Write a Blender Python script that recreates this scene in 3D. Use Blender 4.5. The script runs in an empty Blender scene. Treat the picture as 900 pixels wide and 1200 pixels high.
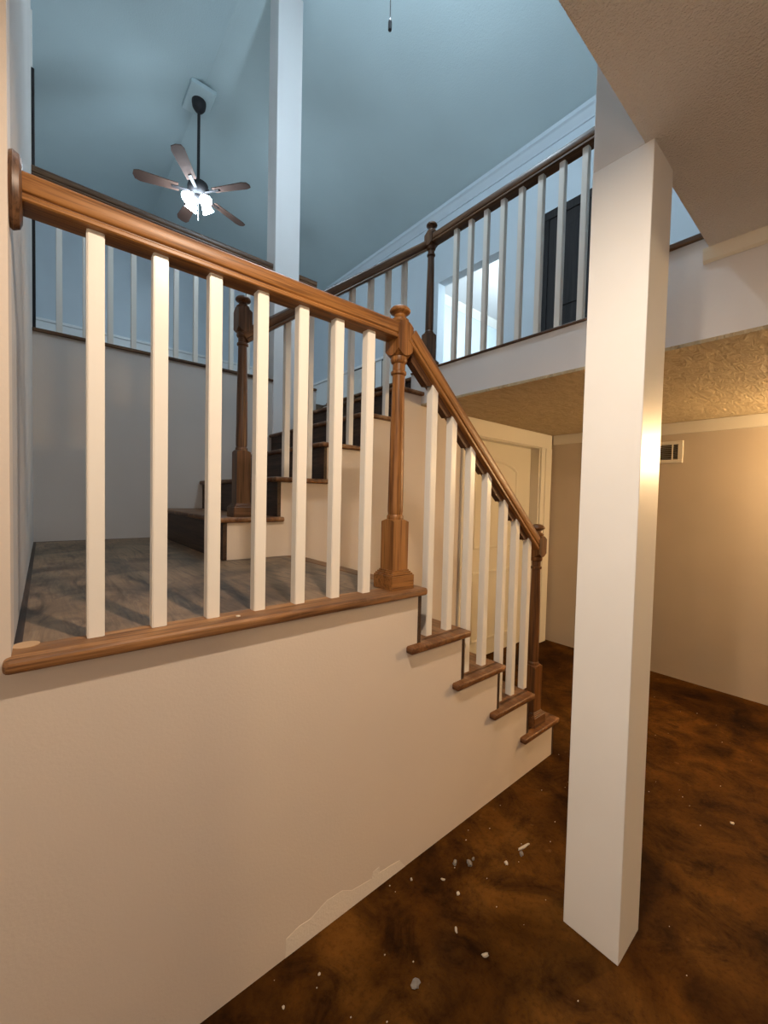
import bpy, bmesh, math, random
from mathutils import Vector, Matrix

random.seed(7)
scene = bpy.context.scene
col = scene.collection
R_ = math.radians
PI = math.pi

# ------------------------------------------------------------------ camera, world, exposure
cam_data = bpy.data.cameras.new('camera')
cam = bpy.data.objects.new('camera', cam_data)
col.objects.link(cam)
YAW, PITCH, ROLL = 0.6976, -0.0338, 0.0234
fwd0 = Vector((math.sin(YAW), math.cos(YAW), 0)); right0 = Vector((math.cos(YAW), -math.sin(YAW), 0)); up0 = Vector((0, 0, 1))
fwd = math.cos(PITCH) * fwd0 + math.sin(PITCH) * up0
up1 = math.cos(PITCH) * up0 - math.sin(PITCH) * fwd0
rgt = math.cos(ROLL) * right0 + math.sin(ROLL) * up1
upv = math.cos(ROLL) * up1 - math.sin(ROLL) * right0
m = Matrix((rgt, upv, -fwd)).transposed().to_4x4()
m.translation = Vector((0, -1.078, 1.3961))
cam.matrix_world = m
cam_data.sensor_fit = 'VERTICAL'
cam_data.sensor_height = 36.0
cam_data.lens = 476.59 * 36.0 / 1200.0
cam_data.clip_start = 0.02
scene.camera = cam

world = bpy.data.worlds.new('world'); scene.world = world
world.use_nodes = True
world.node_tree.nodes['Background'].inputs[0].default_value = (0.5, 0.6, 0.8, 1)
world.node_tree.nodes['Background'].inputs[1].default_value = 0.05

vs = scene.view_settings
vs.view_transform = 'Standard'; vs.look = 'None'; vs.exposure = 0.0; vs.gamma = 1.0; vs.use_curve_mapping = False

WARM = (1.0, 0.81, 0.62)
COOL = (0.68, 0.86, 1.0)


def light(name, kind, loc, power, color, size=0.1, rot=(0, 0, 0)):
    d = bpy.data.lights.new(name, kind)
    d.energy = power; d.color = color
    if kind == 'AREA':
        d.shape = 'DISK'; d.size = size
    else:
        d.shadow_soft_size = size
    o = bpy.data.objects.new(name, d); o.location = loc; o.rotation_euler = rot
    col.objects.link(o)
    return o


CAN_SPOTS = [(0.42, -0.715, 22.5)]

# ------------------------------------------------------------------ measured layout (metres)
L = 1.064          # landing height
RISE = 0.2128
XL = -0.0503       # left wall of the landing
XTIP, GO = 1.1045, 0.2675
YS = 0.9967        # wall between the two flights
YB = 2.3578        # back half wall
XB = 2.0595        # balcony edge
ZF = 2.0572        # low hall ceiling
ZB = 2.3078        # upper floor
ZS = 2.4276        # main low ceiling
YE = -0.6243       # its edge
XF = 3.9061        # far wall
ZC = 2.4229        # cap of back half wall
X1, G2, R2 = 0.662, 0.289, 0.2177
RIDGE_X, RIDGE_Z = 1.385, 5.93
CROWN_Z = 5.06
YFAR, YNEAR, XEND = 6.7, -4.2, -2.5


# ------------------------------------------------------------------ materials
def nodes_of(name):
    mt = bpy.data.materials.new(name); mt.use_nodes = True
    nt = mt.node_tree
    b = nt.nodes['Principled BSDF']
    return mt, nt, b


def N(nt, typ, **kw):
    n = nt.nodes.new(typ)
    for k, v in kw.items():
        setattr(n, k, v)
    return n


def ramp(nt, fac, stops):
    r = N(nt, 'ShaderNodeValToRGB')
    e = r.color_ramp.elements
    while len(e) < len(stops):
        e.new(0.5)
    for i, (p, c) in enumerate(stops):
        e[i].position = p; e[i].color = (*c, 1)
    nt.links.new(fac, r.inputs[0])
    return r.outputs[0]


def coords(nt, scale=(1, 1, 1), rot=(0, 0, 0), kind='Object'):
    tc = N(nt, 'ShaderNodeTexCoord'); mp = N(nt, 'ShaderNodeMapping')
    mp.inputs['Scale'].default_value = scale; mp.inputs['Rotation'].default_value = rot
    nt.links.new(tc.outputs[kind], mp.inputs[0])
    return mp.outputs[0]


def noise(nt, vec, scale, detail=4, rough=0.55, dist=0.0):
    n = N(nt, 'ShaderNodeTexNoise')
    n.inputs['Scale'].default_value = scale; n.inputs['Detail'].default_value = detail
    n.inputs['Roughness'].default_value = rough; n.inputs['Distortion'].default_value = dist
    nt.links.new(vec, n.inputs['Vector'])
    return n.outputs[0]


def bump(nt, b, h, strength, dist=0.01):
    n = N(nt, 'ShaderNodeBump')
    n.inputs['Strength'].default_value = strength; n.inputs['Distance'].default_value = dist
    nt.links.new(h, n.inputs['Height']); nt.links.new(n.outputs[0], b.inputs['Normal'])


def mixc(nt, fac, a, bcol, blend='MIX'):
    mx = N(nt, 'ShaderNodeMix', data_type='RGBA', blend_type=blend)
    for sock, v in ((mx.inputs[0], fac), (mx.inputs[6], a), (mx.inputs[7], bcol)):
        if hasattr(v, 'links'):
            nt.links.new(v, sock)
        elif isinstance(v, (int, float)):
            sock.default_value = v
        else:
            sock.default_value = (*v, 1)
    return mx.outputs[2]


def paint(name, c, rough=0.7, var=0.06, bstr=0.15, bscale=120, blotch=1.3):
    mt, nt, b = nodes_of(name)
    v = coords(nt)
    n1 = noise(nt, v, blotch, 3)
    c2 = tuple(x * (1 - var * 2) for x in c)
    nt.links.new(ramp(nt, n1, [(0.3, c2), (0.7, c)]), b.inputs['Base Color'])
    b.inputs['Roughness'].default_value = rough
    n2 = noise(nt, v, bscale, 3)
    bump(nt, b, n2, bstr, 0.012 if bstr > 0.8 else 0.004)
    return mt


def oak(name, axis, light_c, mid_c, dark_c, rough=0.40, worn=None):
    """oak with its grain along the given local axis"""
    mt, nt, b = nodes_of(name)
    s = [26.0, 26.0, 26.0]; s['xyz'.index(axis)] = 1.3
    v = coords(nt, tuple(s))
    n1 = noise(nt, v, 1.0, 5, 0.6, 0.6)
    s2 = [150.0] * 3; s2['xyz'.index(axis)] = 4.0
    v2 = coords(nt, tuple(s2))
    n2 = noise(nt, v2, 1.0, 3, 0.6)
    c1 = ramp(nt, n1, [(0.30, dark_c), (0.48, mid_c), (0.68, light_c)])
    pores = ramp(nt, n2, [(0.36, (0.35, 0.3, 0.25)), (0.52, (1, 1, 1))])
    c = mixc(nt, 0.75, c1, pores, 'MULTIPLY')
    if worn:
        v3 = coords(nt)
        n3 = noise(nt, v3, 9.0, 5, 0.65)
        f = ramp(nt, n3, [(0.5, (0, 0, 0)), (0.68, (1, 1, 1))])
        c = mixc(nt, f, c, worn)
    nt.links.new(c, b.inputs['Base Color'])
    b.inputs['Roughness'].default_value = rough
    b.inputs['Specular IOR Level'].default_value = 0.35
    bump(nt, b, n2, 0.12, 0.002)
    return mt


OL, OM, OD = (0.36, 0.165, 0.048), (0.25, 0.105, 0.028), (0.11, 0.042, 0.011)
M = {}
for ax in 'xyz':
    M['oak_' + ax] = oak('oak_' + ax, ax, OL, OM, OD)
    M['brown_oak_' + ax] = oak('brown_oak_' + ax, ax, (0.22, 0.10, 0.036), (0.14, 0.058, 0.020), (0.06, 0.024, 0.009), 0.33)  # same oak darkened, the shade on the lower newel put into its colour
    M['dark_oak_' + ax] = oak('dark_oak_' + ax, ax, (0.19, 0.098, 0.048), (0.115, 0.055, 0.026), (0.050, 0.023, 0.012), 0.40)  # darker copy of the oak: dim cool light on upper rails put into colour
M['tread'] = oak('tread_wood', 'y', (0.24, 0.105, 0.036), (0.14, 0.056, 0.019), (0.06, 0.024, 0.010), 0.45, worn=(0.28, 0.15, 0.07))
M['riser'] = oak('riser_wood', 'y', (0.080, 0.042, 0.025), (0.050, 0.026, 0.016), (0.022, 0.012, 0.008), 0.55)
M['fillet'] = oak('fillet_wood', 'x', (0.11, 0.046, 0.017), (0.085, 0.034, 0.012), (0.06, 0.024, 0.009), 0.6)
M['nosing'] = oak('nosing_wood', 'x', (0.42, 0.215, 0.085), (0.25, 0.115, 0.040), (0.08, 0.032, 0.012), 0.55, worn=(0.19, 0.095, 0.045))
M['wall_warm'] = paint('beige_wall_paint', (0.67, 0.585, 0.51), 0.62, 0.03, 0.12)
M['wall_hall'] = paint('tan_wall_paint', (0.60, 0.50, 0.38), 0.7, 0.06, 0.18)
M['wall_grey'] = paint('grey_wall_paint', (0.56, 0.51, 0.475), 0.75, 0.05, 0.15)
M['wall_blue'] = paint('blue_grey_wall_paint', (0.66, 0.74, 0.81), 0.7, 0.04, 0.15)
M['fascia'] = paint('white_fascia_paint', (0.72, 0.69, 0.68), 0.7, 0.03, 0.12)
M['white'] = paint('white_gloss_paint', (0.80, 0.76, 0.70), 0.32, 0.02, 0.05, 60)
M['wainscot'] = paint('cool_white_wainscot_paint', (0.88, 0.90, 0.91), 0.5, 0.02, 0.05)
M['post'] = paint('white_post_paint', (0.84, 0.85, 0.86), 0.33, 0.02, 0.08, 40, 3.0)
M['door_white'] = paint('cream_door_paint', (0.74, 0.67, 0.53), 0.4, 0.03, 0.05)
M['trim'] = paint('cream_trim_paint', (0.78, 0.72, 0.60), 0.35, 0.03, 0.05)
M['vault'] = paint('vault_paint', (0.57, 0.69, 0.72), 0.8, 0.05, 0.5, 90, 0.8)
M['soffit'] = paint('textured_soffit', (0.84, 0.81, 0.77), 0.9, 0.05, 0.85, 150, 0.9)


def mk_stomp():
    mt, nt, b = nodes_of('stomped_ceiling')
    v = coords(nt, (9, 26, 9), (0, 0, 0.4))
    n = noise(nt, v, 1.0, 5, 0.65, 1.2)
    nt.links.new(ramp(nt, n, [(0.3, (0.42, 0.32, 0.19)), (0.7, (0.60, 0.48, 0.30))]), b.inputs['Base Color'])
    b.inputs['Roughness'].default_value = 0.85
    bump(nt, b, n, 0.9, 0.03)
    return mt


M['stomp'] = mk_stomp()


def mk_floor():
    mt, nt, b = nodes_of('stained_subfloor')
    v = coords(nt)
    n1 = noise(nt, v, 2.1, 6, 0.62, 0.5)
    n2 = noise(nt, coords(nt, (1, 1, 1), (0, 0, 0.7)), 5.5, 6, 0.7, 0.8)
    n3 = noise(nt, v, 55, 4, 0.7)
    base = ramp(nt, n1, [(0.30, (0.013, 0.0043, 0.0006)), (0.42, (0.036, 0.0128, 0.0015)), (0.53, (0.072, 0.027, 0.0033)), (0.70, (0.135, 0.056, 0.0090))])
    dark = ramp(nt, n2, [(0.34, (0.22, 0.18, 0.15)), (0.52, (0.85, 0.85, 0.85)), (0.7, (1.12, 1.08, 1.0))])
    c = mixc(nt, 0.85, base, dark, 'MULTIPLY')
    sp = ramp(nt, n3, [(0.34, (0.55, 0.5, 0.45)), (0.5, (1, 1, 1))])
    c = mixc(nt, 0.6, c, sp, 'MULTIPLY')
    n4 = noise(nt, v, 14, 3, 0.5)
    pale = ramp(nt, n4, [(0.70, (0, 0, 0)), (0.80, (0.5, 0.5, 0.5))])
    c = mixc(nt, pale, c, (0.20, 0.11, 0.04))
    nt.links.new(c, b.inputs['Base Color'])
    b.inputs['Roughness'].default_value = 0.72
    b.inputs['Specular IOR Level'].default_value = 0.06
    bump(nt, b, n3, 0.3, 0.006)
    return mt


M['floor'] = mk_floor()


def mk_landing():
    mt, nt, b = nodes_of('landing_plywood')
    v = coords(nt, (14, 2.2, 5), (0, 0, 0.75))
    n1 = noise(nt, v, 1.0, 6, 0.6, 2.0)
    n2 = noise(nt, coords(nt), 3.0, 5, 0.6, 1.0)
    n3 = noise(nt, coords(nt, (90, 6, 6), (0, 0, 0.2)), 1.0, 3)
    c = ramp(nt, n1, [(0.32, (0.070, 0.042, 0.024)), (0.46, (0.20, 0.128, 0.076)), (0.54, (0.23, 0.150, 0.090)), (0.62, (0.15, 0.095, 0.057)), (0.75, (0.36, 0.240, 0.150))])
    d = ramp(nt, n2, [(0.36, (0.36, 0.33, 0.30)), (0.58, (1.1, 1.06, 1.0))])
    c = mixc(nt, 0.9, c, d, 'MULTIPLY')
    e = ramp(nt, n3, [(0.35, (0.7, 0.68, 0.65)), (0.55, (1, 1, 1))])
    c = mixc(nt, 0.7, c, e, 'MULTIPLY')
    nt.links.new(c, b.inputs['Base Color'])
    b.inputs['Roughness'].default_value = 0.5
    bump(nt, b, n3, 0.1, 0.003)
    return mt


M['landing'] = mk_landing()


def plain(name, c, rough=0.5, metal=0.0, emit=None, es=0.0, varscale=20.0):
    mt, nt, b = nodes_of(name)
    n = noise(nt, coords(nt), varscale, 3)
    nt.links.new(ramp(nt, n, [(0.3, tuple(x * 0.85 for x in c)), (0.7, c)]), b.inputs['Base Color'])
    b.inputs['Roughness'].default_value = rough; b.inputs['Metallic'].default_value = metal
    if emit:
        b.inputs['Emission Color'].default_value = (*emit, 1); b.inputs['Emission Strength'].default_value = es
    return mt


M['plug'] = plain('pale_wood_filler', (0.50, 0.30, 0.15), 0.6)
M['black_metal'] = plain('dark_bronze_metal', (0.03, 0.027, 0.03), 0.55, 0.3)
M['blade'] = plain('brown_fan_blade', (0.10, 0.05, 0.035), 0.85)
M['shade_glow'] = plain('lit_frosted_glass', (0.9, 0.95, 1.0), 0.3, 0, (0.75, 0.9, 1.0), 28.0)
M['warm_glow'] = plain('lit_warm_lens', (1.0, 0.9, 0.75), 0.3, 0, (1.0, 0.72, 0.42), 14.0)
M['dark_door'] = oak('dark_door_wood', 'z', (0.030, 0.024, 0.024), (0.020, 0.016, 0.017), (0.010, 0.008, 0.009), 0.65)
M['vent_dark'] = plain('vent_shadow_back', (0.03, 0.025, 0.02), 0.8)
M['steel'] = plain('brushed_steel', (0.5, 0.5, 0.5), 0.35, 0.9)
M['pendant_glow'] = plain('lit_pendant_glass', (0.9, 0.95, 1.0), 0.3, 0, COOL, 305.0)
M['fill_glow'] = plain('fill_globe_glow', (1.0, 0.9, 0.75), 0.3, 0, (1.0, 0.85, 0.68), 136.0)  # glow of the two globes added behind the camera
M['sconce_glow'] = plain('lit_sconce_glass', (1.0, 0.9, 0.7), 0.3, 0, (1.0, 0.69, 0.36), 600.0)
M['chip'] = plain('white_paint_chip', (0.55, 0.48, 0.38), 0.8)
M['lint'] = plain('grey_drywall_crumb', (0.22, 0.20, 0.18), 0.9, varscale=150)
M['patch'] = paint('bare_plaster', (0.77, 0.70, 0.62), 0.8, 0.06, 0.3)


# ------------------------------------------------------------------ geometry helpers
class MB:
    def __init__(self):
        self.bm = bmesh.new()

    def box(self, x0, x1, y0, y1, z0, z1, bev=0.0, seg=2):
        b = bmesh.new()
        bmesh.ops.create_cube(b, size=1)
        for v in b.verts:
            v.co = Vector(((x0 + x1) / 2 + v.co.x * (x1 - x0), (y0 + y1) / 2 + v.co.y * (y1 - y0), (z0 + z1) / 2 + v.co.z * (z1 - z0)))
        if bev > 0:
            bmesh.ops.bevel(b, geom=list(b.edges), offset=bev, segments=seg, affect='EDGES', profile=0.5, clamp_overlap=True)
        self.join(b)
        return self

    def join(self, b):
        me = bpy.data.meshes.new('tmp'); b.to_mesh(me); b.free()
        self.bm.from_mesh(me); bpy.data.meshes.remove(me)

    def lathe(self, prof, n=24, cx=0, cy=0):
        rings = []
        for r, z in prof:
            if r < 1e-5:
                rings.append([self.bm.verts.new((cx, cy, z))])
            else:
                rings.append([self.bm.verts.new((cx + r * math.cos(2 * PI * i / n), cy + r * math.sin(2 * PI * i / n), z)) for i in range(n)])
        for a, b in zip(rings, rings[1:]):
            for i in range(n):
                j = (i + 1) % n
                if len(a) == 1 and len(b) == 1:
                    continue
                if len(a) == 1:
                    self.bm.faces.new((a[0], b[j], b[i]))
                elif len(b) == 1:
                    self.bm.faces.new((a[i], a[j], b[0]))
                else:
                    self.bm.faces.new((a[i], a[j], b[j], b[i]))
        for rg, flip in ((rings[0], True), (rings[-1], False)):
            if len(rg) > 1:
                self.bm.faces.new(rg[::-1] if flip else rg)
        return self

    def turned_block(self, a, z0, z1, k0, k1, rin=0.92, n=48):
        """square block whose ends were turned on a lathe, so the corners fall away in scallops"""
        angs = [2 * PI * (i + 0.0) / n for i in range(n)]
        rad = [a / max(abs(math.cos(t)), abs(math.sin(t))) for t in angs]
        def ring(zf_):
            return [self.bm.verts.new((rad[i] * math.cos(angs[i]), rad[i] * math.sin(angs[i]), zf_(rad[i]))) for i in range(n)]
        lo = ring(lambda r: z0 + k0 * max(0, r - a)); hi = ring(lambda r: z1 - k1 * max(0, r - a))
        def circ(z):
            return [self.bm.verts.new((a * rin * math.cos(t), a * rin * math.sin(t), z)) for t in angs]
        rl, rh = circ(z0 - 0.001), circ(z1 + 0.001)
        for p, q in ((rl, lo), (lo, hi), (hi, rh)):
            for i in range(n):
                j = (i + 1) % n
                self.bm.faces.new((p[i], p[j], q[j], q[i]))
        self.bm.faces.new(rl[::-1]); self.bm.faces.new(rh)
        return self

    def prism(self, pts, axis, lo, hi):
        """extrude a polygon; axis 'y' takes (x,z) points, 'x' takes (y,z), 'z' takes (x,y)"""
        f = {'y': lambda p, t: (p[0], t, p[1]), 'x': lambda p, t: (t, p[0], p[1]), 'z': lambda p, t: (p[0], p[1], t)}[axis]
        a = [self.bm.verts.new(f(p, lo)) for p in pts]; b = [self.bm.verts.new(f(p, hi)) for p in pts]
        n = len(pts)
        self.bm.faces.new(a); self.bm.faces.new(b[::-1])
        for i in range(n):
            j = (i + 1) % n
            self.bm.faces.new((a[i], b[i], b[j], a[j]))
        return self

    def sweep(self, prof, path, closed=False, up=Vector((0, 0, 1))):
        """sweep a profile of (sideways, upward) points along a path"""
        P = [Vector(p) for p in path]; n = len(P); rings = []
        for i, p in enumerate(P):
            if closed:
                t = (P[(i + 1) % n] - P[i - 1]).normalized()
            else:
                t = (P[min(i + 1, n - 1)] - P[max(i - 1, 0)]).normalized()
            s = t.cross(up).normalized(); u = s.cross(t).normalized()
            rings.append([self.bm.verts.new(p + s * a + u * b) for a, b in prof])
        k = len(prof)
        rng = range(n) if closed else range(n - 1)
        for i in rng:
            r0, r1 = rings[i], rings[(i + 1) % n]
            for q in range(k):
                w = (q + 1) % k
                self.bm.faces.new((r0[q], r0[w], r1[w], r1[q]))
        if not closed:
            self.bm.faces.new(rings[0][::-1]); self.bm.faces.new(rings[-1])
        return self

    def build(self, name, mat, parent=None, loc=None, rot=None, smooth=None, kind=None):
        bmesh.ops.recalc_face_normals(self.bm, faces=list(self.bm.faces))
        me = bpy.data.meshes.new(name); self.bm.to_mesh(me); self.bm.free()
        if mat:
            me.materials.append(mat)
        if smooth:
            for p in me.polygons:
                p.use_smooth = True
            me.set_sharp_from_angle(angle=R_(smooth))
        o = bpy.data.objects.new(name, me); col.objects.link(o)
        if loc is not None:
            o.location = loc
        if rot is not None:
            o.rotation_euler = rot
        if parent:
            o.parent = parent
        if kind:
            o['kind'] = kind
        return o


def share(src, parent, loc):
    o = src.copy(); col.objects.link(o); o.parent = parent; o.location = loc
    return o


def thing(name, label, cat, loc=(0, 0, 0), group=None):
    o = bpy.data.objects.new(name, None); col.objects.link(o)
    o.empty_display_size = 0.1
    o.location = loc; o['label'] = label; o['category'] = cat
    if group:
        o['group'] = group
    return o


def tag(o, label, cat, group=None):
    o['label'] = label; o['category'] = cat
    if group:
        o['group'] = group
    return o


def struct(name, mb, mat, label=None, cat=None, parent=None):
    o = mb.build(name, mat, parent)
    if not parent:
        o['kind'] = 'structure'
        if label:
            o['label'] = label; o['category'] = cat
    return o


RAIL_HALF = [(0.022, 0), (0.031, 0.001), (0.0335, 0.004), (0.0335, 0.011), (0.031, 0.014), (0.0285, 0.0155), (0.0285, 0.018), (0.0315, 0.020),
             (0.0335, 0.024), (0.0335, 0.052), (0.031, 0.058), (0.025, 0.0618), (0.012, 0.0635)]
RAIL = [(-a, b) for a, b in RAIL_HALF] + [(a, b) for a, b in RAIL_HALF[::-1]]


def handrail(a, b, mat, parent, prof=RAIL, name='handrail'):
    a, b = Vector(a), Vector(b)
    d = b - a
    mb = MB(); mb.sweep([(s, u) for s, u in prof], [(0, 0, 0), (d.length, 0, 0)])
    ang_z = math.atan2(d.y, d.x); ang_y = -math.atan2(d.z, math.hypot(d.x, d.y))
    return mb.build(name, mat, parent, a - parent.location, (0, ang_y, ang_z), smooth=38)


def newel(label, loc, tone, block, top, low_top=0.255, plinth_w=0.054, group=None):
    """turned newel post: plinth, square lower block, tapered shaft, rail block, mushroom finial"""
    t = thing('newel_post', label, 'newel post', loc, group)
    mat = M[tone + '_z']
    a = 0.036
    mb = MB()
    w = plinth_w
    mb.box(-w, w, -w, w, 0, 0.052, 0.002, 1)
    for k, (ww, z0, z1) in enumerate(((w - 0.004, 0.052, 0.058), (w - 0.009, 0.058, 0.064), (w - 0.014, 0.064, 0.070))):
        mb.box(-ww, ww, -ww, ww, z0, z1, 0.0015, 1)
    mb.build('plinth', M[tone + '_x'], t)
    mb = MB(); mb.turned_block(a, 0.068, low_top, 0.0, 0.55, 0.9)
    mb.build('lower_block', mat, t, smooth=30)
    b0, b1 = block
    mb = MB()
    mb.lathe([(0.030, low_top - 0.006), (0.031, low_top + 0.004), (0.031, low_top + 0.012), (0.027, low_top + 0.018), (0.0285, low_top + 0.03), (0.0285, low_top + 0.06),
              (0.0265, (low_top + b0) / 2), (0.0225, b0 - 0.085), (0.0225, b0 - 0.068), (0.0285, b0 - 0.063), (0.0285, b0 - 0.054),
              (0.0225, b0 - 0.050), (0.0225, b0 - 0.026), (0.028, b0 - 0.022), (0.031, b0 - 0.013), (0.030, b0 - 0.003), (0.030, b0 + 0.006)], 28)
    mb.build('shaft', mat, t, smooth=40)
    mb = MB(); mb.turned_block(a, b0, b1, 1.3, 1.3, 0.86)
    mb.build('rail_block', mat, t, smooth=30)
    z = b1
    h = top - b1
    mb = MB()
    mb.lathe([(0.029, z - 0.004), (0.033, z + h * 0.06), (0.033, z + h * 0.13), (0.027, z + h * 0.20), (0.0215, z + h * 0.30), (0.021, z + h * 0.44), (0.027, z + h * 0.52), (0.036, z + h * 0.58),
              (0.0385, z + h * 0.66), (0.037, z + h * 0.75), (0.030, z + h * 0.87), (0.018, z + h * 0.96), (0.008, z + h * 0.995), (0, top)], 28)
    mb.build('finial', M[tone + '_y'], t, smooth=50)
    return t


BW = 0.0165   # half width of a baluster


def baluster_mesh(h, mat, parent, loc, bw=BW, tilt=0.0):
    """a square stick whose top is cut to the slope of its rail"""
    mb = MB()
    b = bmesh.new(); bmesh.ops.create_cube(b, size=1)
    for v in b.verts:
        x, y, z = v.co.x * 2 * bw, v.co.y * 2 * bw, (v.co.z + 0.5) * h
        if z > h / 2:
            z += tilt * x
        v.co = (x, y, z)
    bmesh.ops.bevel(b, geom=[e for e in b.edges if abs(e.verts[0].co.x - e.verts[1].co.x) < 1e-5 and abs(e.verts[0].co.y - e.verts[1].co.y) < 1e-5],
                    offset=0.0022, segments=2, affect='EDGES')
    mb.join(b)
    return mb.build('baluster', mat, parent, loc)


# ------------------------------------------------------------------ the shell: floors, walls, ceilings
struct('floor', MB().box(XEND - 0.1, XF + 0.1, YNEAR - 0.1, 2.6, -0.1, 0), M['floor'])

# stair-side front wall: one stepped polygon under the landing and the lower flight, plus the full-height piece at the left
TH = 0.11
pts = [(XL, 0), (XTIP + 4 * GO - 0.022, 0), (XTIP + 4 * GO - 0.022, L - 4 * RISE - 0.027)]
for i in range(4, 0, -1):
    pts.append((XTIP + (i - 1) * GO - 0.006, L - i * RISE - 0.027))
    pts.append((XTIP + (i - 1) * GO - 0.006, L - (i - 1) * RISE - 0.027))
pts.append((XL, L - 0.027))
wf = MB(); wf.prism(pts, 'y', 0, TH)
wf.box(XEND, XL, 0, TH, 0, 5.35)
front = struct('wall_front', wf, M['wall_warm'])
# bare plaster where the skirting was pulled off
pp = [(0.555, 0.0), (0.557, 0.058), (0.60, 0.070), (0.64, 0.066), (0.70, 0.088), (0.76, 0.084), (0.80, 0.060), (0.86, 0.052), (0.885, 0.048), (0.892, 0.070), (0.92, 0.073), (0.925, 0.050), (0.98, 0.046), (1.02, 0.040), (1.05, 0.0)]
MB().prism(pp, 'y', -0.0006, 0.002).build('plaster_patch', M['patch'], front)

wl = MB(); wl.box(XL - 0.1, XL, TH, YB + 0.10, L - 0.05, 5.7)
wl.box(XL - 0.24, XL - 0.14, YB + 0.10, YFAR, ZB, 5.7)
wl.box(XL - 0.24, XL - 0.1, YB + 0.02, YB + 0.10, ZB, 5.7)
wl.box(XL - 0.1, XL, YNEAR, 0.0, ZS + 0.07, 5.7)
struct('wall_left', wl, M['wall_grey'])
wlow = MB(); wlow.box(XEND - 0.1, XEND, YNEAR, TH, 0, ZS + 0.02)
struct('wall_end', wlow, M['wall_warm'])
wr = MB(); wr.box(XEND - 0.1, XF, YNEAR - 0.1, YNEAR, 0, 6.1)
struct('wall_rear', wr, M['wall_warm'])

# half wall behind the landing
struct('wall_back', MB().box(XL, 2.0, YB, YB + 0.10, L - 0.05, ZC - 0.022), M['wall_grey'])
cap = MB(); cap.box(XL, 1.57, YB - 0.016, YB + 0.116, ZC - 0.022, ZC, 0.005).box(1.80, 2.0, YB - 0.016, YB + 0.116, ZC - 0.022, ZC, 0.005)
tr = struct('trim_1', cap, M['dark_oak_x'])

# wall between the flights, running on under the balcony with the doorway in it
DX0, DX1, DZ = 2.615, 3.70, 1.925
pts = [(X1 + 0.03, L), (XTIP - 0.03, L), (XTIP - 0.03, 0), (DX0, 0), (DX0, DZ), (DX1, DZ), (DX1, 0), (XF, 0), (XF, ZF), (X1 + 5 * G2 + 0.03, ZF)]
z5 = L + 5 * R2 - 0.027
pts[-1:] = [(XB, ZF), (XB, z5)]
for i in range(5, 0, -1):
    pts.append((X1 + (i - 1) * G2 + 0.03, L + i * R2 - 0.027))
    pts.append((X1 + (i - 1) * G2 + 0.03, L + (i - 1) * R2 - (0.027 if i > 1 else 0)))
pts = pts[:-1]
ws = MB(); ws.prism(pts, 'y', YS, YS + 0.11)
struct('wall_stair', ws, M['wall_warm'])

# far two-storey wall with an opening upstairs
OY0, OY1, OZ = 1.62, 2.60, 4.18
wx = MB()
wx.box(XF, XF + 0.13, YNEAR, YFAR, 0, ZB)
wfar = struct('wall_far', wx, M['wall_hall'])
wx = MB()
wx.box(XF, XF + 0.13, YNEAR, OY0, ZB, CROWN_Z + 0.1)
wx.box(XF, XF + 0.13, OY0, OY1, OZ, CROWN_Z + 0.1)
wx.box(XF, XF + 0.13, OY1, YFAR, ZB, CROWN_Z + 0.1)
struct('wall_upper', wx, M['wall_blue'])
struct('wall_north', MB().box(XL - 0.3, XF + 0.13, YFAR, YFAR + 0.1, ZB, 6.2), M['wall_blue'])

# upper floor: balcony slab, fan-room floor, low hall ceiling under it
sl = MB(); sl.box(XB, XF, YNEAR, YS + 0.11, ZF + 0.015, ZB - 0.012)
sl.box(X1 + 5 * G2 + 0.03, XF, YS + 0.11, YFAR, ZF + 0.015, ZB - 0.022)
struct('wall_balcony', sl, M['fascia'])
fu = MB(); fu.box(XB + 0.08, XF, YNEAR, YFAR, ZB - 0.0115, ZB - 0.001).box(XL - 0.2, XB + 0.08, YB + 0.1, YFAR, ZB - 0.1, ZB - 0.001)
struct('floor_upper', fu, M['landing'])
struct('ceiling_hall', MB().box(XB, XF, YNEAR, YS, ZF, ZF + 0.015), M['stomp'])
struct('trim_2', MB().box(XB - 0.010, XB + 0.08, -0.36, YS + 0.11, ZB - 0.011, ZB + 0.002, 0.004), M['dark_oak_y'])
kn = MB(); kn.box(XB, XB + 0.11, YNEAR, -0.36, ZB - 0.012, 2.478)
struct('wall_knee', kn, M['fascia'])
struct('trim_3', MB().box(XB - 0.015, XB + 0.125, YNEAR, -0.36, 2.478, 2.5026, 0.006), M['dark_oak_y'])

# main low ceiling over the camera, and its bead against the balcony face
so = MB(); so.box(XEND, XB - 0.002, YNEAR, YE, ZS, ZS + 0.07)
so.box(XEND, XL - 0.1, YE, TH, ZS, ZS + 0.07)
struct('ceiling', so, M['soffit'])
bead = MB(); bead.prism([(XB - 0.004, ZS - 0.055), (XB - 0.012, ZS - 0.045), (XB - 0.02, ZS - 0.012), (XB - 0.022, ZS), (XB - 0.002, ZS), (XB - 0.002, ZS - 0.055)], 'y', YNEAR, YE + 0.02)
struct('trim_4', bead, M['trim'])

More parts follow.
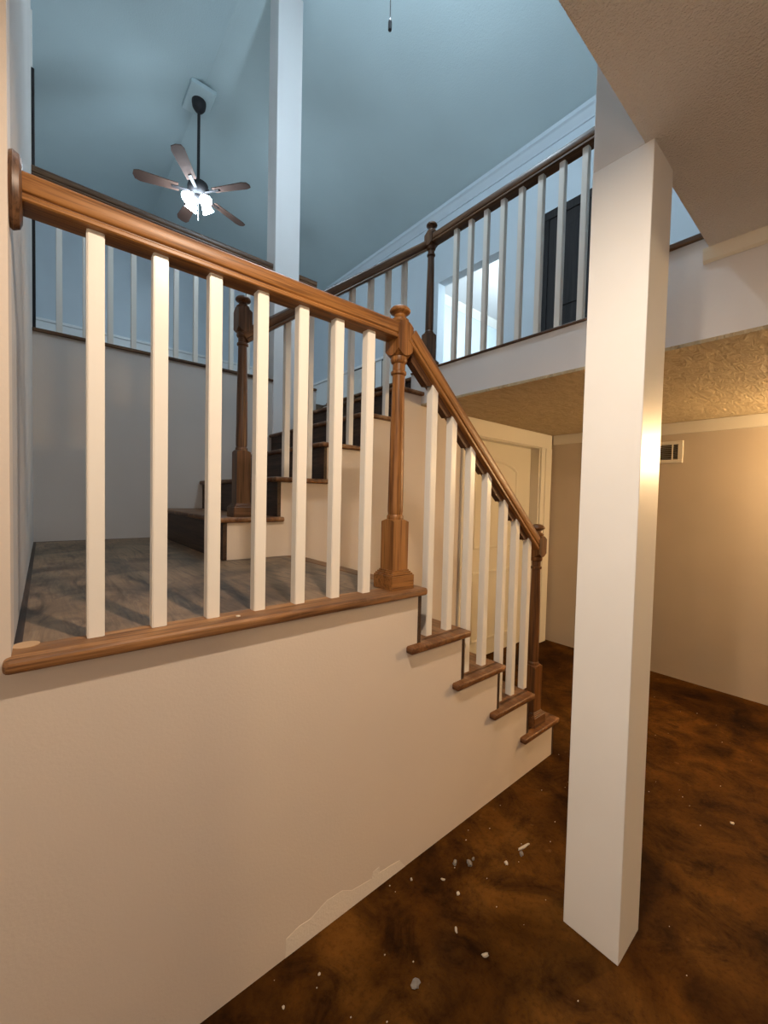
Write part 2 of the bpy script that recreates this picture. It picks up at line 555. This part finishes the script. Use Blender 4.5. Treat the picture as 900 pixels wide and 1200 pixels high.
# vaulted ceiling with its ridge along the house
slope_r = (RIDGE_Z - CROWN_Z) / (XF - RIDGE_X)
xe0, xe1 = XL - 0.35, XF + 0.15
zl = RIDGE_Z - slope_r * (RIDGE_X - xe0); zr_ = RIDGE_Z - slope_r * (xe1 - RIDGE_X)
vt = MB(); vt.prism([(xe0, zl), (RIDGE_X, RIDGE_Z), (xe1, zr_), (xe1, zr_ + 0.06), (RIDGE_X, RIDGE_Z + 0.06), (xe0, zl + 0.06)], 'y', YNEAR - 0.1, YFAR + 0.1)
struct('ceiling_vault', vt, M['vault'])
rb = MB(); rb.prism([(RIDGE_X - 0.035, RIDGE_Z - 0.0165), (RIDGE_X, RIDGE_Z - 0.006), (RIDGE_X + 0.035, RIDGE_Z - 0.0165), (RIDGE_X, RIDGE_Z + 0.002)], 'y', YNEAR, YFAR)
struct('trim_5', rb, M['vault'])
cr = MB(); z = CROWN_Z
cr.prism([(XF, z - 0.105), (XF - 0.012, z - 0.105), (XF - 0.018, z - 0.085), (XF - 0.022, z - 0.08), (XF - 0.05, z - 0.035), (XF - 0.055, z - 0.03), (XF - 0.07, z - 0.02), (XF - 0.072, z + 0.02), (XF, z + 0.01)], 'y', YNEAR, YFAR)
struct('trim_6', cr, M['wall_blue'])

# wainscot at the far end of the fan room
wn = MB(); wn.box(XL - 0.14, XF, YFAR - 0.022, YFAR, ZB, 3.83); wn.box(XL - 0.14, XF, YFAR - 0.045, YFAR, 3.83, 3.87, 0.006)
wn.box(XF - 0.022, XF, 2.72, YFAR - 0.02, ZB, 3.46); wn.box(XF - 0.045, XF, 2.72, YFAR - 0.02, 3.46, 3.50, 0.006)
struct('trim_7', wn, M['wainscot'])

# bright side room through the opening
ir = MB(); RX = 7.2
ir.box(XF + 0.13, RX, 3.6, 3.7, ZB, 4.80)
ir.box(RX, RX + 0.1, 0.2, 3.7, ZB, 4.80)
ir.box(XF + 0.13, RX, 0.1, 0.2, ZB, 4.80)
struct('wall_side_room', ir, M['wall_blue'])
struct('ceiling_side_room', MB().box(XF + 0.13, RX + 0.1, 0.1, 3.7, 4.75, 4.85), M['fascia'])
struct('floor_side_room', MB().box(XF, RX + 0.1, 0.1, 3.7, ZB - 0.1, ZB - 0.001), M['landing'])
cm = MB(); cm.prism([(3.6, 4.75), (3.51, 4.75), (3.515, 4.73), (3.575, 4.66), (3.59, 4.64), (3.6, 4.64)], 'x', XF + 0.13, RX)
struct('trim_8', cm, M['white'])
light('side_room_light', 'POINT', (5.4, 1.9, 4.2), 115, (0.76, 0.93, 1.0), 0.12)  # added point light standing in for the side room's window light
sg = thing('added_light_stem', 'bare steel stem added above the light in the bright side room upstairs', 'lamp', (5.4, 1.9, 4.2))
MB().lathe([(0.0, 0.13), (0.03, 0.13), (0.03, 0.55), (0.0, 0.55)], 12).build('stem', M['steel'], sg)

# landing
ld = MB(); ld.box(XL, XTIP - 0.06, 0.075, YB, L - 0.05, L - 0.0015)
ld.box(XTIP - 0.06, XTIP - 0.03, 0.075, YS, L - 0.05, L - 0.0015)
land = struct('floor_landing', ld, M['landing'])
nb = MB(); nb.box(XL - 0.012, XTIP, -0.031, 0.078, L - 0.027, L + 0.001, 0.010, 3)
nb.build('nosing', M['nosing'], land)
nb = MB(); nb.box(XTIP - 0.075, XTIP, 0.078, YS, L - 0.027, L + 0.001, 0.010, 3)
nb.build('nosing', M['tread'], land)

gs = MB(); gs.box(XL, XL + 0.014, 0.079, YB, L - 0.002, L - 0.0008).box(XL + 0.014, XTIP - 0.45, YB - 0.012, YB, L - 0.002, L - 0.0008)
gs.build('bare_edge', M['riser'], land)
MB().lathe([(0.0, 0.0), (0.024, 0.0), (0.024, 0.0016), (0.0, 0.0016)], 20, XL + 0.020, 0.066).build('wood_plug', M['plug'], land, (0, 0, L + 0.0005))

# ------------------------------------------------------------------ lower flight
fl = thing('lower_stair_flight', 'short lower stair flight of worn brown treads going down to the stained floor', 'stairs', (XTIP, 0, 0))
ox = XTIP
tmesh = None
for i in range(1, 5):
    tip = XTIP + i * GO; zt = L - i * RISE
    if tmesh is None:
        mb = MB()
        mb.box(-GO - 0.005, 0, 0.002, YS, -0.027, 0, 0.008, 3)
        mb.box(-0.345, 0, -0.031, 0.03, -0.027, 0, 0.007, 2)
        tmesh = mb.build('tread', M['tread'], fl, (tip - ox, 0, zt), smooth=50)
    else:
        share(tmesh, fl, (tip - ox, 0, zt))
rmesh = None
for i in range(0, 5):
    xr = XTIP + i * GO - 0.022
    mb_loc = (xr - ox, 0, L - (i + 1) * RISE)
    if rmesh is None:
        rmesh = MB().box(-0.001, 0.018 - 0.002, 0.0, YS, 0.0, RISE - 0.027).build('riser', M['riser'], fl, (xr - ox, -0.0008, mb_loc[2]))
    else:
        share(rmesh, fl, (xr - ox, -0.0008, mb_loc[2]))

# ------------------------------------------------------------------ upper flight
fu_ = thing('upper_stair_flight', 'longer upper stair flight with near-black risers climbing from the landing to the balcony', 'stairs', (X1, YS, L))
tm = rm = None
for i in range(1, 6):
    xf = (i - 1) * G2; zt = i * R2
    if tm is None:
        mb = MB(); mb.box(0, G2 + 0.035, 0.0, YB - YS, -0.027, 0, 0.010, 3); mb.box(0, G2 + 0.06, -0.031, 0.02, -0.027, 0, 0.010, 3)
        tm = mb.build('tread', M['tread'], fu_, (xf, 0, zt), smooth=50)
    else:
        share(tm, fu_, (xf, 0, zt))
for i in range(0, 5):
    if rm is None:
        rm = MB().box(0.026, 0.046, -0.004, YB - YS, 0, R2 - 0.027).build('riser', M['riser'], fu_, (i * G2, 0, i * R2))
    else:
        share(rm, fu_, (i * G2, 0, i * R2))
MB().box(0.026, 0.046, 0.0, YB - YS, 0, ZB - 0.022 - L - 5 * R2).build('riser', M['riser'], fu_, (5 * G2, 0, 5 * R2))
MB().box(0, 0.10, 0.0, YB - YS, -0.024, 0.001, 0.010, 3).build('nosing', M['tread'], fu_, (5 * G2, 0, ZB - L))

# ------------------------------------------------------------------ landing balustrade
RY = 0.0545
lb = thing('landing_balustrade', 'honey oak handrail on seven cream square balusters along the landing edge', 'balustrade', (XL, RY, L))
XN = 1.004
RZ = 1.968
handrail((XL + 0.02, RY, RZ), (XN - 0.02, RY, RZ), M['oak_x'], lb)
ro = MB()
prof = [(0.0, 0.0), (0.055, 0.0), (0.058, 0.006), (0.054, 0.016), (0.046, 0.020), (0.0, 0.022)]
ro.lathe(prof, 32)
for v in ro.bm.verts:
    v.co = Vector((v.co.z, v.co.x * 0.82, v.co.y * 1.32))
ro.build('rosette', M['dark_oak_z'], lb, (0.0, 0, RZ + 0.03 - L), smooth=40)
b0 = None
for i in range(7):
    x = 0.1073 + i * 0.1288 - BW
    if b0 is None:
        b0 = baluster_mesh(RZ - L + 0.004, M['white'], lb, (x - XL, 0, 0))
    else:
        share(b0, lb, (x - XL, 0, 0))

# ------------------------------------------------------------------ newels
newel('honey oak newel at the outer corner of the landing, both handrails meeting in it', (XN, RY, L), 'oak', (0.85, 0.975), 1.036)
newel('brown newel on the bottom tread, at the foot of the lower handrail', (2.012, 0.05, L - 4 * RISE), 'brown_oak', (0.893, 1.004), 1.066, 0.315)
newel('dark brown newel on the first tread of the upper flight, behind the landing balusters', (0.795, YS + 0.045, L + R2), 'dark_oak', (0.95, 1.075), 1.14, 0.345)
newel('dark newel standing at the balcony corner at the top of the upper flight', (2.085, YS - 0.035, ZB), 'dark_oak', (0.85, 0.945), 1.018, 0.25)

# ------------------------------------------------------------------ lower flight balustrade
LBX = [(1.182, 1), (1.302, 1), (1.430, 2), (1.553, 2), (1.692, 3), (1.800, 3), (1.915, 3)]
YL = 0.050
lo = thing('lower_balustrade', 'honey oak handrail sloping down over seven cream square balusters beside the doorway', 'balustrade', (XTIP, YL, 0))
# underside of the rail
ra = Vector((XN + 0.012, YL, 2.846 - 0.861 * (XN + 0.012))); rbp = Vector((1.985, YL, 2.846 - 0.861 * 1.985))
handrail(ra, rbp, M['oak_x'], lo)
sl_ = (rbp.z - ra.z) / (rbp.x - ra.x)
zu = lambda x: ra.z + sl_ * (x - ra.x)
ang = math.atan(sl_)
for x, k in LBX:
    zt = L - k * RISE
    baluster_mesh(zu(x) + 0.006 - zt, M['white'], lo, (x - XTIP, 0, zt), tilt=sl_)
# fillets let into the underside of the rail between the balusters
edges = [XN + 0.052] + [x for x, _ in LBX]
fm = None
for x0, x1 in zip(edges, [x for x, _ in LBX]):
    a, b = x0 + 0.018, x1 - 0.018
    if x0 == edges[0]:
        a = x0
    ln = (b - a) / math.cos(ang)
    mb = MB(); h = 0.029
    mb.prism([(0, 0.004), (0, -h * 0.4), (0.016, -h), (ln - 0.016, -h), (ln, -h * 0.4), (ln, 0.004)], 'y', -0.014, 0.014)
    mb.build('fillet', M['fillet'], lo, (a - XTIP, 0, zu(a)), (0, -ang, 0))

# ------------------------------------------------------------------ upper flight balustrade
YU = YS + 0.045
ub = thing('upper_stair_balustrade', 'dark handrail climbing over white balusters beside the upper flight', 'balustrade', (X1, YU, 0))
ua = Vector((0.815, YU, 2.185)); ue = Vector((2.085, YU - 0.03, 3.146))
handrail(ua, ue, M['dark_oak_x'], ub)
su = (ue.z - ua.z) / (ue.x - ua.x)
zq = lambda x: ua.z + su * (x - ua.x)
x = 1.045
for k in range(7):
    step = int((x - X1) // G2) + 1
    zt = L + step * R2
    baluster_mesh(zq(x) + 0.006 - zt, M['white'], ub, (x - X1, 0, zt), tilt=su)
    x += 0.1445

# ------------------------------------------------------------------ balcony balustrade
bb = thing('balcony_balustrade', 'dark level handrail over white balusters along the balcony edge', 'balustrade', (XB, YS, ZB))
YBE = -0.40
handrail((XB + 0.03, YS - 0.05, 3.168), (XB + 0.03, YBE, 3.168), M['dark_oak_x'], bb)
bm0 = None
y = 0.735
while y > YBE + 0.06:
    if bm0 is None:
        bm0 = baluster_mesh(3.172 - ZB, M['white'], bb, (0.03, y - YS, 0.0), 0.0155)
    else:
        share(bm0, bb, (0.03, y - YS, 0.0))
    y -= 0.119
MB().box(-0.01, 0.09, -0.05, 0.05, 0, 1.05, 0.003).build('end_post', M['white'], bb, (0.0, YBE - 0.0 - YS, 0.0))

# ------------------------------------------------------------------ balustrade on the half wall behind the landing
hb = thing('half_wall_balustrade', 'dark level handrail over slim white balusters on the half wall behind the landing', 'balustrade', (XL, YB + 0.05, ZC))
ZH = 3.375
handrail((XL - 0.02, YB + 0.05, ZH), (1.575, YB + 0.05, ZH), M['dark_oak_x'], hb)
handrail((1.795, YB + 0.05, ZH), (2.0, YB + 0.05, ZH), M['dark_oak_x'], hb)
h0 = None
xs = [0.085 + 0.1405 * k for k in range(11)] + [1.86, 1.965]
for xx in xs:
    if h0 is None:
        h0 = baluster_mesh(ZH - ZC + 0.004, M['white'], hb, (xx - XL, 0, 0), 0.0165)
    else:
        share(h0, hb, (xx - XL, 0, 0))

# ------------------------------------------------------------------ tall white column behind the stairs
cl = thing('wall_column', 'tall white square column rising from the half wall to the vaulted ceiling', 'column', (1.68, YB + 0.075, 1.5))
MB().box(-0.122, 0.112, -0.095, 0.085, 0.0, 4.36, 0.006).build('shaft', M['fascia'], cl)

# ------------------------------------------------------------------ support post in front
PX, PY, PW, PD = 1.3238, -0.6472, 0.168, 0.1696
sp = thing('support_post', 'thick white square post standing on the brown floor and holding up the low ceiling', 'post', (PX + PW / 2, PY + PD / 2, 0))
mb = MB(); mb.box(-PW / 2, PW / 2, -PD / 2, PD / 2, 0.0, ZS + 0.0005, 0.0025, 2)
mb.build('casing', M['post'], sp)
mb = MB(); mb.box(-PW / 2 + 0.001, PW / 2 - 0.001, -PD / 2 + (YE - PY) + 0.001, PD / 2, ZS + 0.001, 5.86, 0.002, 1)
mb.build('upper_shaft', M['fascia'], sp)

# ------------------------------------------------------------------ door under the balcony
d1 = MB(); d1.box(DX0 + 0.045, DX1 - 0.02, YS + 0.085, YS + 0.125, 0.012, DZ - 0.012, 0.003)
door = d1.build('door_1', M['door_white'], kind='structure')


def panel_outline(x0, x1, z0, z1, arch, n=14):
    p = [(x0, z0), (x1, z0)]
    if arch:
        p += [(x1 + (x0 - x1) * i / n, z1 - arch + arch * math.sin(PI * i / n) ** 0.8) for i in range(n + 1)]
    else:
        p += [(x1, z1), (x0, z1)]
    return [(a, YS + 0.085, b) for a, b in p]


pr = [(-0.018, 0.0), (-0.010, 0.007), (0.0, 0.009), (0.010, 0.007), (0.018, 0.0)]
for x0, x1, z0, z1, arch in ((2.82, 3.44, 0.985, 1.755, 0.085), (2.82, 3.44, 0.165, 0.765, 0.0)):
    mb = MB()
    mb.sweep([(a, b) for a, b in pr], [Vector(p) for p in panel_outline(x0, x1, z0, z1, arch)], closed=True, up=Vector((0, -1, 0)))
    mb.build('panel_moulding', M['door_white'], door, smooth=60)
jm = MB(); jm.box(DX0 - 0.0, DX0 + 0.045, YS - 0.004, YS + 0.13, 0, DZ - 0.012).box(DX1 - 0.02, DX1, YS - 0.004, YS + 0.13, 0, DZ - 0.012).box(DX0, DX1, YS - 0.004, YS + 0.13, DZ - 0.012, DZ)
jm.build('jamb', M['trim'], door)
cs = MB(); cs.box(DX0 - 0.10, DX0 + 0.01, YS - 0.022, YS, 0, DZ - 0.006, 0.004)
cs.box(DX1 - 0.005, XF - 0.03, YS - 0.022, YS, 0, DZ - 0.006, 0.004)
cs.box(DX1 + 0.06, XF - 0.035, YS - 0.032, YS - 0.0215, 0, DZ - 0.006, 0.005)
cs.box(DX0 - 0.10, XF - 0.03, YS - 0.024, YS, DZ - 0.006, ZF - 0.003, 0.004)
cs.build('casing', M['trim'], door)
for z in (0.30, 0.705, 1.62):
    MB().box(DX0 - 0.006, DX0 + 0.006, YS - 0.034, YS - 0.020, z - 0.04, z + 0.04, 0.003).build('hinge', M['black_metal'], door)

# flat board where the far wall meets the low hall ceiling
struct('trim_9', MB().box(XF - 0.018, XF, YNEAR, YS - 0.03, ZF - 0.092, ZF - 0.001, 0.003), M['trim'])
# skirting-free wall; register high on it
vy0, vy1, vz0, vz1 = -0.108, 0.20, 1.735, 1.912
vn = thing('air_vent', 'beige metal air vent high on the tan wall right of the post', 'vent', (XF, (vy0 + vy1) / 2, (vz0 + vz1) / 2))
hy, hz = (vy1 - vy0) / 2, (vz1 - vz0) / 2
fr = MB()
for a in ((-hy, hy, hz - 0.028, hz), (-hy, hy, -hz, -hz + 0.028), (-hy, -hy + 0.034, -hz + 0.028, hz - 0.028), (hy - 0.034, hy, -hz + 0.028, hz - 0.028)):
    fr.box(-0.014, 0, a[0], a[1], a[2], a[3], 0.003)
fr.box(-0.011, 0, -hy + 0.068, -hy + 0.076, -hz + 0.028, hz - 0.028)
fr.build('frame', M['trim'], vn)
MB().box(-0.002, 0.0, -hy + 0.03, hy - 0.03, -hz + 0.025, hz - 0.025).build('duct_back', M['vent_dark'], vn)
s0 = None
ns = 10
for k in range(ns):
    zz = -hz + 0.034 + (2 * hz - 0.068) * k / (ns - 1)
    if s0 is None:
        s0 = MB().box(-0.008, -0.002, -hy + 0.034, hy - 0.036, -0.002, 0.002).build('louver', M['steel'], vn, (-0.001, 0, zz))
        s0.rotation_euler = (0, 0.25, 0)
    else:
        share(s0, vn, (-0.001, 0, zz))

# ------------------------------------------------------------------ dark panelled door upstairs
d2y0, d2y1, d2z = 0.32, 1.085, 4.20
dd = MB(); dd.box(XF - 0.03, XF - 0.002, d2y0, d2y1, ZB + 0.005, d2z, 0.003)
door2 = dd.build('door_2', M['dark_door'], kind='structure')
ca = MB(); ca.box(XF - 0.04, XF - 0.001, d2y1, d2y1 + 0.085, ZB, d2z, 0.006).box(XF - 0.04, XF - 0.001, d2y0 - 0.085, d2y0, ZB, d2z, 0.006).box(XF - 0.042, XF - 0.001, d2y0 - 0.085, d2y1 + 0.085, d2z, d2z + 0.085, 0.006)
ca.build('casing', M['dark_door'], door2)
for y0, y1 in ((d2y0 + 0.10, (d2y0 + d2y1) / 2 - 0.04), ((d2y0 + d2y1) / 2 + 0.04, d2y1 - 0.10)):
    for z0, z1 in ((ZB + 0.2, ZB + 0.85), (ZB + 1.0, d2z - 0.13)):
        MB().box(XF - 0.040, XF - 0.028, y0, y1, z0, z1, 0.008).build('door_panel', M['dark_door'], door2)
# narrow dark door leaf beyond the left wall
lf = MB(); lf.box(XL - 0.045, XL + 0.016, YB + 0.17, YB + 0.21, ZB, 4.14, 0.004)
door3 = lf.build('door_3', M['dark_door'], kind='structure')
MB().box(XL - 0.05, XL + 0.006, YB + 0.17, YB + 0.215, 4.142, 4.50, 0.004).build('head_trim', M['white'], door3)
# low cupboard door in the wainscot of the far wall
for y0, y1 in ((3.86, 4.46), (3.24, 3.66)):
    o = MB().box(XF - 0.034, XF - 0.020, y0, y1, ZB + 0.1, 3.44, 0.003)
    nm = 'door_4' if y0 > 3.8 else 'door_5'
    dr = o.build(nm, M['white'], kind='structure')
    g = MB(); g.box(XF - 0.030, XF - 0.021, y0 - 0.02, y0, ZB, 3.46).box(XF - 0.030, XF - 0.021, y1, y1 + 0.02, ZB, 3.46).box(XF - 0.030, XF - 0.021, y0 - 0.02, y1 + 0.02, 3.44, 3.46)
    g.build('shadow_gap', M['dark_door'], dr)

# ------------------------------------------------------------------ ceiling fan
FX, FY = 1.372, 4.0
FZT = RIDGE_Z
fan = thing('ceiling_fan', 'dark ceiling fan with lit white glass shades hanging from the vault ridge', 'ceiling fan', (FX, FY, FZT))
bk = MB(); bk.box(-0.13, 0.13, -0.2, 0.2, -0.085, -0.035, 0.006)
bk.build('mounting_block', M['vault'], fan)
cn = MB(); cn.lathe([(0.0, -0.20), (0.02, -0.20), (0.045, -0.185), (0.068, -0.15), (0.075, -0.11), (0.075, -0.085), (0.0, -0.085)], 24)
cn.build('canopy', M['black_metal'], fan, smooth=40)
rd = MB(); rd.lathe([(0.0, -0.96), (0.016, -0.96), (0.016, -0.19), (0.0, -0.19)], 14); rd.build('downrod', M['black_metal'], fan, smooth=60)
mt_ = MB(); mt_.lathe([(0.0, -1.130), (0.06, -1.130), (0.085, -1.110), (0.11, -1.080), (0.115, -1.040), (0.105, -1.000), (0.07, -0.975), (0.03, -0.950), (0.0, -0.950)], 28)
mt_.build('motor_housing', M['black_metal'], fan, smooth=40)
fit = MB(); fit.lathe([(0.0, -1.190), (0.035, -1.190), (0.05, -1.170), (0.05, -1.130), (0.0, -1.130)], 20); fit.build('light_fitter', M['black_metal'], fan, smooth=40)
bl0 = None
for k in range(5):
    a = R_(-52 + 72 * k)
    if bl0 is None:
        mb = MB()
        pts = [(0.20, -0.05), (0.58, -0.068), (0.63, -0.05), (0.645, 0.0), (0.63, 0.05), (0.58, 0.068), (0.20, 0.05)]
        mb.prism(pts, 'z', -0.004, 0.004)
        bl = mb.build('blade', M['blade'], fan, (0, 0, -1.090)); bl0 = bl
        bl.rotation_euler = (R_(12), 0, a)
        mb = MB(); mb.box(0.09, 0.27, -0.018, 0.018, -0.012, -0.004, 0.002); ir_ = mb.build('blade_bracket', M['black_metal'], bl)
    else:
        bl = share(bl0, fan, (0, 0, -1.090)); bl.rotation_euler = (R_(12), 0, a)
        share(ir_, bl, (0, 0, 0))
sh0 = None
for k in range(4):
    a = R_(20 + 90 * k)
    d = Vector((math.cos(a), math.sin(a), 0))
    if sh0 is None:
        mb = MB(); mb.lathe([(0.0, 0.0), (0.022, -0.002), (0.03, -0.02), (0.05, -0.05), (0.058, -0.085), (0.066, -0.105), (0.062, -0.105), (0.052, -0.085), (0.0, -0.06)], 20)
        s = mb.build('lamp_shade', M['shade_glow'], fan, d * 0.075 + Vector((0, 0, -1.155)), smooth=50); sh0 = s
    else:
        s = share(sh0, fan, d * 0.075 + Vector((0, 0, -1.155)))
    s.rotation_euler = (0, R_(-38), a)
ch = MB(); ch.lathe([(0.0, -1.410), (0.006, -1.405), (0.006, -1.380), (0.0022, -1.375), (0.0022, -1.190), (0.0, -1.190)], 8); ch.build('pull_chain', M['steel'], fan)
light('fan_light', 'POINT', (FX, FY, FZT - 1.30), 28, COOL, 0.09)

# ------------------------------------------------------------------ second light over the stairs, above the frame, with its chain hanging into view
LX, LY = 1.452, 0.7
ltz = RIDGE_Z - slope_r * (LX - RIDGE_X)
pl = thing('pendant_light', 'pendant ceiling light over the stairs, only its thin pull chain hanging into view', 'ceiling light', (LX, LY, ltz))
mb = MB(); mb.lathe([(0.0, -0.07), (0.05, -0.07), (0.07, -0.03), (0.07, 0.02), (0.0, 0.02)], 20); mb.build('canopy', M['black_metal'], pl, smooth=40)
mb = MB(); mb.lathe([(0.0, -1.32), (0.012, -1.32), (0.012, -0.06), (0.0, -0.06)], 12); mb.build('downrod', M['black_metal'], pl)
mb = MB(); mb.lathe([(0.0, -1.49), (0.05, -1.47), (0.085, -1.42), (0.085, -1.37), (0.05, -1.32), (0.0, -1.31)], 20); mb.build('lamp_shade', M['pendant_glow'], pl, smooth=50)
zend = 3.93
mb = MB(); mb.lathe([(0.0, zend - ltz), (0.010, zend - ltz + 0.006), (0.010, zend - ltz + 0.05), (0.006, zend - ltz + 0.065), (0.0026, zend - ltz + 0.07), (0.0026, -1.48), (0.0, -1.48)], 8)
mb.build('pull_chain', M['black_metal'], pl)

# ------------------------------------------------------------------ lamps of the lower room, with two added fill globes
for k, (x, y, p) in enumerate(CAN_SPOTS):
    t = thing('recessed_lamp', 'recessed ceiling lamp at the edge of the low ceiling above the stair wall', 'ceiling lamp', (x, y, ZS))
    mb = MB(); mb.lathe([(0.058, 0.0), (0.058, -0.004), (0.085, -0.004), (0.088, 0.0)], 28); mb.build('trim_ring', M['white'], t, smooth=40)
    mb = MB(); mb.lathe([(0.0, 0.0), (0.057, 0.0), (0.057, -0.002), (0.0, -0.002)], 24); mb.build('lens', M['warm_glow'], t)
    light('recessed_beam', 'AREA', (x, y, ZS - 0.006), p, WARM, 0.055)
for x, y, p, lab in ((-1.9, -1.25, 10.0, 'warm fill globe added out of view at the left of the camera'), (-1.2, -3.2, 16.0, 'warm fill globe added out of view farther back behind the camera')):
    t = thing('fill_globe', lab, 'ceiling lamp', (x, y, ZS), 'fill globes added to light the lower room')  # unseen globes, added to brighten the low ceiling, post and front wall
    mb = MB(); mb.lathe([(0.0, -0.02), (0.05, -0.02), (0.06, 0.0), (0.0, 0.0)], 20).lathe([(0.0, -0.820), (0.006, -0.820), (0.006, -0.02), (0.0, -0.02)], 8); mb.build('cord', M['steel'], t)
    mb = MB(); mb.lathe([(0.0, -0.960), (0.05, -0.945), (0.07, -0.890), (0.05, -0.835), (0.0, -0.820)], 20); mb.build('globe', M['fill_glow'], t, smooth=60)
sc = thing('wall_sconce', 'warm globe sconce on the tan wall beyond the right edge of the frame', 'wall lamp', (XF, -1.45, 1.80))
mb = MB(); mb.box(-0.02, 0, -0.05, 0.05, -0.08, 0.08, 0.006).box(-0.17, -0.02, -0.008, 0.008, -0.008, 0.008); mb.build('back_plate', M['steel'], sc)
mb = MB(); mb.lathe([(0.0, -0.07), (0.05, -0.055), (0.07, 0.0), (0.05, 0.055), (0.0, 0.07)], 20); mb.build('globe', M['sconce_glow'], sc, (-0.22, 0, 0), smooth=60)

# ------------------------------------------------------------------ rubbish on the floor
def crumb(name, label, cat, x, y, sx, sy, sz, mat, rot=0.0, seed=0, group=None, z0=0.0):
    rnd = random.Random(seed)
    b = bmesh.new(); bmesh.ops.create_icosphere(b, subdivisions=2, radius=1)
    for v in b.verts:
        k = 0.72 + 0.45 * rnd.random()
        sx_, sy_ = sx * 0.75, sy * 0.75
        v.co = Vector((v.co.x * sx_ * k, v.co.y * sy_ * k, (v.co.z * k + 0.6) * sz * 0.6))
        v.co.z = max(0, v.co.z)
    mb = MB(); mb.join(b)
    o = mb.build(name, mat, None, (x, y, 0.0), (0, 0, rot))
    o.location.z = z0
    return tag(o, label, cat, group)


G = 'bits of rubbish on the brown floor'
crumb('plaster_crumb', 'grey crumb at the left end of the dark clump on the floor', 'debris', 1.205, -0.112, 0.016, 0.010, 0.014, M['lint'], 0.3, 1, G)
crumb('plaster_crumb', 'largest dark grey crumb in the clump at mid floor', 'debris', 1.245, -0.150, 0.020, 0.012, 0.018, M['lint'], 1.2, 2, G)
crumb('plaster_crumb', 'small grey crumb at the right end of the dark clump', 'debris', 1.276, -0.145, 0.009, 0.007, 0.009, M['lint'], 0.2, 3, G)
crumb('wood_splinter', 'long pale splinter lying between the dark clump and the post', 'debris', 1.48, -0.238, 0.045, 0.008, 0.010, M['chip'], -0.2, 4, G)
crumb('plaster_crumb', 'grey crumb touching the long pale splinter', 'debris', 1.445, -0.250, 0.016, 0.010, 0.012, M['lint'], 0.5, 5, G)
crumb('paint_chip', 'oval pale chip between the dark clump and the long splinter', 'debris', 1.362, -0.235, 0.012, 0.010, 0.008, M['chip'], 0.9, 6, G)
crumb('paint_chip', 'white chip on the floor nearest the patched plaster', 'debris', 1.03, -0.055, 0.008, 0.006, 0.006, M['chip'], 0.9, 7, G)
crumb('paint_chip', 'thin upright-looking pale chip left of the dark clump', 'debris', 1.12, -0.128, 0.005, 0.012, 0.006, M['chip'], 0.6, 8, G)
crumb('paint_chip', 'rounded pale chip just in front of the dark clump', 'debris', 1.122, -0.198, 0.010, 0.008, 0.008, M['chip'], 0.1, 9, G)
crumb('paint_chip', 'narrow pale chip in the middle of the open floor', 'debris', 1.022, -0.272, 0.006, 0.014, 0.006, M['chip'], -0.7, 10, G)
crumb('paint_chip', 'bright pale chip amid the scuffed spot left of the post foot', 'debris', 1.035, -0.377, 0.016, 0.008, 0.007, M['chip'], -0.6, 11, G)
crumb('plaster_crumb', 'pale grey lump in the foreground near the bottom edge', 'debris', 0.815, -0.297, 0.020, 0.017, 0.012, M['lint'], 0.4, 12, G)
crumb('paint_chip', 'white chip at the foot of the wall left of the patch', 'debris', 0.613, -0.101, 0.006, 0.005, 0.005, M['chip'], 0.4, 13, G)
crumb('paint_chip', 'white chip near the wall foot, lowest in the frame', 'debris', 0.497, -0.107, 0.006, 0.005, 0.005, M['chip'], 1.4, 14, G)
crumb('paint_chip', 'lone white chip on the floor right of the post', 'debris', 2.322, -0.746, 0.012, 0.010, 0.006, M['chip'], 0.2, 15, G)
crumb('paint_chip', 'white fleck on the landing nosing beside the third baluster', 'debris', 0.405, 0.012, 0.009, 0.006, 0.005, M['chip'], -0.7, 16, None, L + 0.001)
rnd = random.Random(3)
mb = MB()
for k in range(75):
    x = rnd.uniform(0.5, 3.4); y = -rnd.uniform(0.02, 0.9) * (0.4 + 0.6 * rnd.random())
    if PX - 0.03 < x < PX + PW + 0.03 and PY - 0.03 < y < PY + PD + 0.03:
        continue
    s = rnd.uniform(0.0008, 0.0022)
    mb.box(x - s, x + s, y - s * 0.7, y + s * 0.7, 0.0, s * 0.8)
dust = mb.build('floor_grit', M['chip'], kind='stuff')
dust['label'] = 'fine pale grit scattered over the brown floor'; dust['category'] = 'grit'
